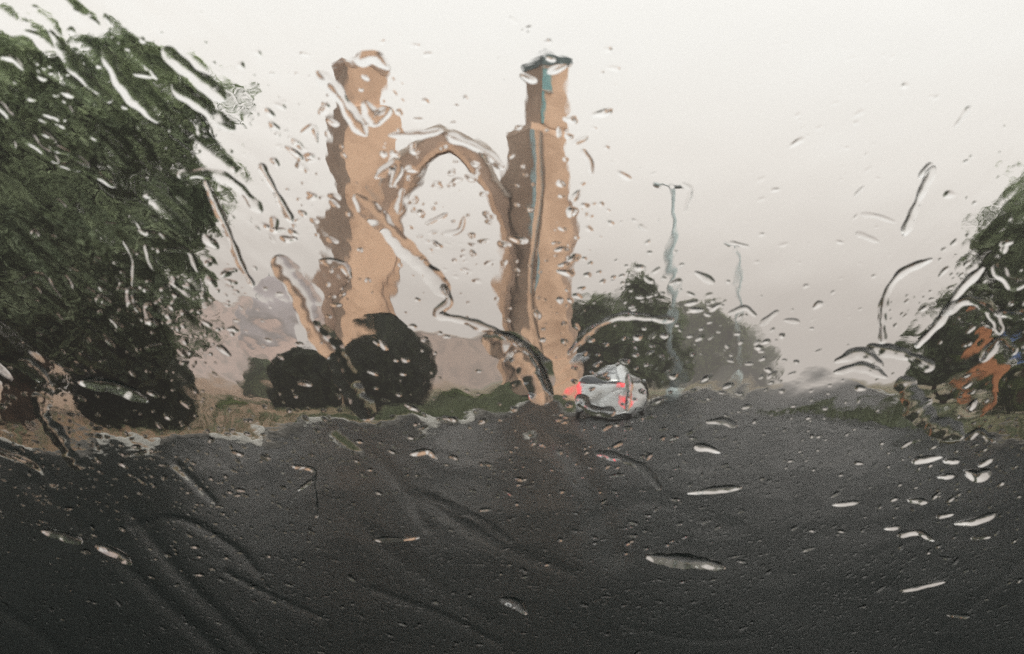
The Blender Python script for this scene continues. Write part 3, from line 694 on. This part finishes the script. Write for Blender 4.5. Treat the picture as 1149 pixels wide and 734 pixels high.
dr([(775,552),(800,549),(828,546)], 11.25, 1.15); dr([(672,508),(700,514),(722,524),(738,546)], 10, 0.3, 'curved streak of water on the road right of centre', RUN)
dr([(782,500),(794,502),(804,506)], 11.25, 1.15); dr([(796,472),(812,472),(822,476)], 9, 0.45); dr([(936,565),(960,562)], 7.5, 1.15)
dr([(1086,530),(1096,534),(1104,530)], 18.75, 1.15, 'brightest of the small drops over the lower right road'); dr([(1026,516),(1052,512)], 11.25, 1.15); dr([(1054,534),(1066,533)], 10, 1.15)
dr([(1074,586),(1092,584),(1112,576)], 12.5, 1.15); dr([(1010,598),(1030,596),(1044,604)], 11.25, 1.15); dr([(1020,560),(1036,562)], 10, 1.15)
dr([(1012,660),(1036,656),(1056,652)], 8.75, 1.15); dr([(1090,602),(1108,601)], 6.25, 1.15); dr([(1052,578),(1066,576)], 7.5, 1.15)
dr([(1060,516),(1072,516)], 10, 1.15); dr([(1100,520),(1110,515)], 10, 1.15)
dr([(994,592),(1006,590)], 7.5, 1.15); dr([(1064,688),(1084,690)], 6, .8)
dr([(424,604),(450,604),(468,602)], 8.75, 1.15); dr([(566,672),(580,676),(588,684)], 15, 1.15, 'small twisted drop low in the middle of the road')
dr([(330,522),(352,526),(352,545),(356,578)], 6.25, 1.15, 'thin forked dark rivulet over the left part of the road', RUN); dr([(350,538),(336,548)], 6.25, 1.15)
dr([(464,508),(480,506),(488,512)], 10, 1.15); dr([(480,556),(520,572),(572,604)], 12, 0.14, 'faint broad rivulet slanting over the middle road', RUN)
dr([(652,446),(664,458),(684,462)], 14, 0.3, 'thick curled drop in front of the silver car')
dr([(704,420),(706,436),(704,458)], 7, 0.3, 'upright drop at the right side of the silver car')
dr([(556,384),(582,392),(602,420),(608,440)], 34, 0.22, 'large pale tongue of water at the foot of the right gate tower', wob=.1)
dr([(360,86),(382,110),(408,146)], 16, 0.34, 'slanting drop near the top of the left gate tower'); dr([(404,66),(420,64),(432,74)], 14, 0.36)
dr([(412,120),(420,134),(434,126)], 16, 0.4, 'round clear drop beside the left tower top'); dr([(440,152),(470,150),(494,146)], 9, 0.3); dr([(505,152),(535,166),(562,186)], 10, 0.32, 'rivulet lying along the right slope of the arch', RUN)
dr([(425,196),(444,186),(440,204)], 12, 0.4); dr([(448,236),(452,214)], 8, 0.35); dr([(362,292),(384,296),(392,308)], 9, 0.42)
dr([(618,80),(632,74)], 9, 0.3)
dr([(1085,490),(1098,482),(1112,492)], 10, 0.4); dr([(1016,430),(1030,460),(1070,486)], 26, 0.22, 'large tongue of water at the start of the right verge')
dr([(480,250),(500,240)], 6, 0.4); dr([(498,262),(515,258),(520,244)], 6, 0.35); dr([(340,148),(352,142),(356,158)], 6, 0.42)
dr([(968,240),(985,242),(1002,248)], 6, 0.35); dr([(962,262),(984,270)], 6, 0.35); dr([(960,218),(968,210)], 5, 0.3); dr([(1072,140),(1086,122)], 7, 0.38); dr([(1034,196),(1042,186)], 9, 0.95); dr([(1105,400),(1120,380),(1135,392)], 14, 0.34)
dr([(1118,300),(1136,318),(1149,316)], 14, 0.36); dr([(1120,350),(1149,354)], 11, 0.4); dr([(768,206),(776,214),(768,236)], 6, 0.3)
dr([(782,306),(798,316)], 8, 0.38); dr([(820,350),(836,344),(846,352)], 7, 0.4); dr([(856,362),(870,350)], 8, 0.35); dr([(820,272),(838,276)], 5, 0.3); dr([(882,358),(894,360)], 6, 0.4)
dr([(655,170),(662,180),(664,192)], 8, 0.36); dr([(645,160),(658,154)], 5, 0.35); dr([(644,222),(648,216)], 8, 0.42)
def sp2(pts, n):
    P_ = [Vector(p) for p in pts]
    if len(P_) < 2: return P_
    s_ = spline([(p.x, p.y) for p in P_], n)
    return s_
DROP_MASK = []
GROUPLAB = 'small stretched rain drop clinging to the wet windshield'
for (pts, wpx, st, lab, name, wob, ends) in D:
    pp = [pane(*p) for p in pts]; n_each = max(5, int(40/len(pts)))
    c = sp2(pp, n_each); n = len(c)
    x, s = pp[len(pp)//2]; x2, s2 = pane(pts[len(pts)//2][0]+1, pts[len(pts)//2][1]); pxm = abs(x2-x)
    W = wpx*pxm*.5*(.92 if st > 1 else 1.1)
    L = [0.0]
    for a_, b_ in zip(c, c[1:]): L.append(L[-1]+(b_-a_).length)
    tot = L[-1] or 1e-4; ext = W*.9
    # resample including the rounded ends
    m_ = max(26, min(150, int((tot+2*ext)/.0006))); M_ = 20
    if name != RUN and st > 1: wob = .10
    ph = [random.uniform(0, 6.28) for _ in range(6)]
    co = []
    oxp = pp[0]
    for i in range(m_+1):
        tt = .5-.5*math.cos(math.pi*i/m_) if m_ < 60 else i/m_
        sd_ = -ext + tt*(tot+2*ext)
        if sd_ <= 0: p_ = c[0] + (c[1]-c[0]).normalized()*sd_; dd = (c[1]-c[0]).normalized()
        elif sd_ >= tot: p_ = c[-1] + (c[-1]-c[-2]).normalized()*(sd_-tot); dd = (c[-1]-c[-2]).normalized()
        else:
            j = max(k_ for k_ in range(n-1) if L[k_] <= sd_); t_ = (sd_-L[j])/max(1e-9, L[j+1]-L[j]); p_ = c[j].lerp(c[j+1], t_)
            j0, j1 = max(0, j-1), min(n-1, j+2); dd = (c[j1]-c[j0]).normalized()
        de = min(sd_+ext, tot+ext-sd_); ro = ext*2.2 if name == RUN else max(ext*2.2, .55*(tot/2+ext))
        e_ = math.sqrt(max(0, 1-(1-min(1, de/ro))**2))
        q = sd_/.004
        hwid = W*e_*(1+wob*math.sin(q*.9+ph[0])+wob*.6*math.sin(q*2.3+ph[1]))
        if name != RUN and st > 1: hwid *= 1.12-.42*abs(2*(i/m_-.5-.3*math.sin(ph[5])))**1.5
        nn = Vector((-dd.y, dd.x)); sh = W*wob*.8*math.sin(q*.55+ph[2])
        hh = W*st*.52*e_*(1+wob*.8*math.sin(q*1.1+ph[3])+wob*.4*math.sin(q*3.1+ph[4]))
        for k_ in range(M_+1):
            t_ = -1+2*k_/M_; t2 = math.sin(t_*math.pi/2)
            skew = .12*math.sin(q*.7+ph[5]) + (.3 if st > 1 else 0)
            f_ = max(0, 1-t2*t2)**1.15*(1+skew*t2)
            co.append((p_.x+nn.x*(t2*hwid+sh), p_.y+nn.y*(t2*hwid+sh), .0014+hh*f_))
    co = np.array(co); flat = co.copy(); flat[:, 2] = .00135
    nr = M_+1; qs = []
    for i in range(m_):
        for k_ in range(M_): qs.append([i*nr+k_, (i+1)*nr+k_, (i+1)*nr+k_+1, i*nr+k_+1])
    qs = np.array(qs); n0 = len(co)
    # winding: make the front face outward
    a_, b_, d_ = co[qs[:, 0]], co[qs[:, 1]], co[qs[:, 3]]
    if np.cross(b_-a_, d_-a_)[:, 2].sum() < 0: qs = qs[:, ::-1]
    allq = np.concatenate([qs, qs[:, ::-1]+n0])
    me = fast_mesh(name, np.concatenate([co, flat]), allq, True)
    o = mesh_obj(name, me, M_WATER); o.matrix_world = Mp
    tag(o, lab or GROUPLAB, 'rivulet' if name == RUN else 'raindrop', None if lab else 'small raindrops on the windshield')
    for q_ in c[::max(1, n//8)]: DROP_MASK.append((q_.x, q_.y, W*1.25))
# ---- the water film: every small drop and the wavy sheet of water, as one surface
d = .00046
nxg, nsg = int((X1-X0-.004)/d), int((S1-S0-.004)/d)
rng = np.random.default_rng(5); random.seed(21)
gxs = X0+.002+np.arange(nxg)*d; gss = S0+.002+np.arange(nsg)*d
fx = np.fft.rfftfreq(nxg, d)[None, :]; fs = np.fft.fftfreq(nsg, d)[:, None]
def field(l_long, l_short, ang, target_slope):
    c, s = math.cos(ang), math.sin(ang)
    a_ = fx*c+fs*s; b_ = -fx*s+fs*c
    filt = np.exp(-((a_*l_long)**2+(b_*l_short)**2)*2.0)
    n_ = rng.standard_normal((nsg, nxg)).astype(np.float32)
    g = np.fft.irfft2(np.fft.rfft2(n_)*filt, s=(nsg, nxg)).astype(np.float32)
    g -= g.mean()
    sl = math.sqrt(np.mean(np.diff(g, axis=0)**2)/d**2+np.mean(np.diff(g, axis=1)**2)/d**2)
    return g*(target_slope/sl)
XX, SS = gxs[None, :], gss[:, None]
def sig(z): return 1/(1+np.exp(-np.clip(z, -30, 30)))
# amplitude maps
def gauss_at(u, v, ru, rv):
    x, s = pane(u, v); x2, _ = pane(u+ru, v); _, s2 = pane(u, v+rv)
    return np.exp(-((XX-x)/(x2-x))**2-((SS-s)/(s2-s))**2).astype(np.float32)
left = sig(-(XX-pane(330, 300)[0])/.03)
up = sig((SS-pane(574, 480)[1])/.015)
tree_amp = np.clip(gauss_at(100, 140, 190, 170)+.6*gauss_at(140, 330, 130, 120)+.6*gauss_at(1120, 330, 90, 130)+.25*gauss_at(690, 390, 120, 70), 0, 1.2)
gate_amp = np.clip(gauss_at(400, 230, 90, 220)+gauss_at(610, 300, 70, 220), 0, 1)
tree_amp = tree_amp*(left*sig((SS-pane(100, 425)[1])/.006)+(1-left)*sig((SS-pane(1100, 385)[1])/.008)).astype(np.float32)
film = field(.032, .024, 0, .014)
film += field(.012, .006, R(-52), .022)*(.2+1.2*tree_amp+.2*gate_amp)*(sig(-(XX)/.05))
film += field(.012, .006, R(58), .022)*(.18+1.3*tree_amp)*(sig((XX)/.05))
film += field(.030, .012, R(-48), .058)*(.06+1.3*tree_amp*left)
film += field(.0032, .0022, 0, .012)*(.15+1.0*tree_amp+.5*(1-up))
film += field(.022, .014, R(10), .040)*np.clip(gauss_at(740, 400, 60, 50)*.5+gauss_at(1090, 420, 90, 70)+.9*gauss_at(600, 400, 60, 60)+.5*gauss_at(410, 180, 70, 150)+.5*gauss_at(320, 360, 70, 70), 0, 1)
# low ridges: slanting wash lines over the road
def ridge(pts, wpx, slope):
    global film
    slope *= .75; wpx *= 1.3
    pp = [pane(*p) for p in pts]; x2 = pane(pts[0][0]+1, pts[0][1])[0]; W = wpx*abs(x2-pp[0][0])*.5; Hh = W*slope
    c = spline(pp, 24)
    xs_ = [p.x for p in c]; ss_ = [p.y for p in c]
    i0, i1 = np.searchsorted(gxs, [min(xs_)-2*W, max(xs_)+2*W]); j0, j1 = np.searchsorted(gss, [min(ss_)-2*W, max(ss_)+2*W])
    if i1-i0 < 2 or j1-j0 < 2: return
    X_, S_ = gxs[i0:i1][None, :], gss[j0:j1][:, None]; best = np.full((j1-j0, i1-i0), 1e9, np.float32)
    for k_ in range(len(c)-1):
        a_, b_ = c[k_], c[k_+1]; ab = b_-a_; l2 = ab.length_squared or 1e-12
        t = np.clip(((X_-a_.x)*ab.x+(S_-a_.y)*ab.y)/l2, 0, 1)
        best = np.minimum(best, (X_-a_.x-t*ab.x)**2+(S_-a_.y-t*ab.y)**2)
    film[j0:j1, i0:i1] += Hh*np.exp(-best/(W*W)*1.6)
for pts, wpx, sl in [([(40,540),(150,640),(250,734),(300,790)], 22, .14), ([(150,575),(210,650),(300,740)], 20, .14), ([(150,590),(200,580),(262,612),(290,640)], 12, .2),
                     ([(0,680),(60,720),(120,790)], 20, .14), ([(370,560),(470,640),(560,700)], 26, .08), ([(470,555),(560,610),(640,640)], 20, .12), ([(420,660),(500,690),(560,720)], 12, .16),
                     ([(640,600),(720,560),(820,590)], 24, .07), ([(920,430),(915,600),(920,740)], 40, .05), ([(980,620),(1040,600),(1110,605)], 12, .06),
                     ([(1060,700),(1120,650),(1150,620)], 14, .06), ([(690,620),(650,520),(600,480)], 30, .1), ([(255,640),(300,664),(360,690)], 10, .18), ([(380,480),(440,530),(480,590)], 18, .12),
                     ([(700,700),(780,716),(850,712)], 10, .08), ([(0,500),(40,516),(60,540)], 12, .25), ([(200,520),(240,560)], 10, .2)]:
    ridge(pts, wpx, sl)
# the small drops
def small(x, s, ln, wd, ang, st):
    c, sn = math.cos(ang), math.sin(ang); rad = max(ln, wd)*1.05
    i0, i1 = np.searchsorted(gxs, [x-rad, x+rad]); j0, j1 = np.searchsorted(gss, [s-rad, s+rad])
    if i1-i0 < 2 or j1-j0 < 2: return
    X_, S_ = gxs[i0:i1][None, :]-x, gss[j0:j1][:, None]-s
    a_ = (X_*c+S_*sn)/ln; b_ = (-X_*sn+S_*c)/wd
    th = np.arctan2(b_, a_); r2 = (a_**2+b_**2)*(1+.22*math.sin(x*9e3)*np.cos(2*th+s*7e3)+.2*np.cos(3*th+x*5e3))
    film[j0:j1, i0:i1] += (wd*st*.5*np.clip(1-r2, 0, 1)**1.25).astype(np.float32)
def flow_ang(x, s):
    u = x/.00055
    return R(-50) + R(105)*float(sig(np.array(u/260.0 - .4))) + random.gauss(0, .45)
DM = np.array(DROP_MASK)
def free(x, s, r): return not np.any((DM[:, 0]-x)**2+(DM[:, 1]-s)**2 < (DM[:, 2]+r)**2)
clusters = [(500, 270, 50, 80, 120), (320, 190, 50, 110, 90), (440, 110, 50, 50, 24), (650, 200, 50, 120, 45), (700, 360, 90, 70, 130), (150, 330, 110, 90, 230), (90, 90, 110, 80, 130),
            (250, 320, 50, 60, 40), (1070, 540, 80, 90, 90), (1100, 350, 70, 70, 60), (700, 520, 140, 60, 90), (480, 480, 160, 40, 70), (230, 600, 220, 90, 170), (700, 620, 200, 90, 160),
            (1000, 200, 140, 110, 40), (830, 380, 60, 60, 50), (120, 510, 120, 30, 60), (390, 250, 50, 130, 26), (600, 250, 40, 160, 14), (400, 680, 300, 50, 110), (950, 640, 200, 80, 120), (820, 470, 90, 50, 50)]
def put(x, s, big):
    wd = (.0007+random.random()**2.2*.0016)*(1.25 if big and s > -.03 else .8); ln = wd*random.uniform(1.0, 3.0)
    if free(x, s, ln): small(x, s, ln, wd, flow_ang(x, s), random.uniform(.3, .85)*(1.35 if s < -.03 else 1))
for (u, v, ru, rv, n) in clusters:
    for k_ in range(n):
        x, s = pane(u+random.gauss(0, ru*.65), v+random.gauss(0, rv*.65)); put(x, s, random.random() < .25)
for k_ in range(520): put(random.uniform(X0, X1), random.uniform(S0, S1), False)
for k_ in range(3000):
    x, s = pane(random.uniform(0, 1149), 734-abs(random.gauss(0, 130))); wd = random.uniform(.0005, .0011)
    if free(x, s, wd): small(x, s, wd*random.uniform(1, 2.4), wd, flow_ang(x, s), random.uniform(.35, .9))
for k_ in range(2600):    # the finest specks
    x, s = random.uniform(X0, X1), random.uniform(S0, S1)
    if random.random() < .35 and s > -.03: continue
    wd = random.uniform(.00045, .0008); small(x, s, wd*random.uniform(1, 2), wd, flow_ang(x, s), random.uniform(.3, .7))
film += .0006
# mesh: full density where the photo looks through, coarser beyond
def axis(g, lo, hi, step=5):
    i0, i1 = np.searchsorted(g, [lo, hi]); idx = list(range(0, i0, step))+list(range(i0, i1))+list(range(i1, len(g), step))
    if idx[-1] != len(g)-1: idx.append(len(g)-1)
    return np.array(idx)
ix, is_ = axis(gxs, -.42, .42), axis(gss, -.265, .235)
hs_ = np.clip(film[np.ix_(is_, ix)], .00005, None)
xg, sg = np.meshgrid(gxs[ix], gss[is_])
co = np.stack([xg, sg, hs_], -1).reshape(-1, 3)
nc_, nr_ = len(ix), len(is_)
a_ = (np.arange(nr_-1)[:, None]*nc_+np.arange(nc_-1)[None, :]).ravel()
qs = np.stack([a_, a_+1, a_+nc_+1, a_+nc_], 1)
n0 = len(co); zb = -.0006
back = np.array([[X0+.001, S0+.001, zb], [X1-.001, S0+.001, zb], [X1-.001, S1-.001, zb], [X0+.001, S1-.001, zb]])
co = np.concatenate([co, back]); qs = np.concatenate([qs, [[n0+3, n0+2, n0+1, n0]]])
me = fast_mesh('rain_film', co, qs, True)
o = mesh_obj('rain_film', me, M_WATER); o.matrix_world = Mp
tag(o, 'wavy film of rain water and fine droplets covering the windshield', 'rain water', kind='stuff')
# ------------------------------------------------------------------ render settings
sc.render.engine = 'CYCLES'
cy = sc.cycles
cy.max_bounces = 16; cy.transmission_bounces = 14; cy.glossy_bounces = 3; cy.diffuse_bounces = 2; cy.transparent_max_bounces = 8; cy.volume_bounces = 0
cy.caustics_reflective = False; cy.caustics_refractive = False
cy.use_denoising = False; cy.denoiser = 'OPENIMAGEDENOISE'; cy.use_adaptive_sampling = False; cy.adaptive_threshold = .008
cy.filter_width = 1.6
sc.view_settings.view_transform = 'Standard'; sc.view_settings.look = 'None'; sc.view_settings.exposure = 0
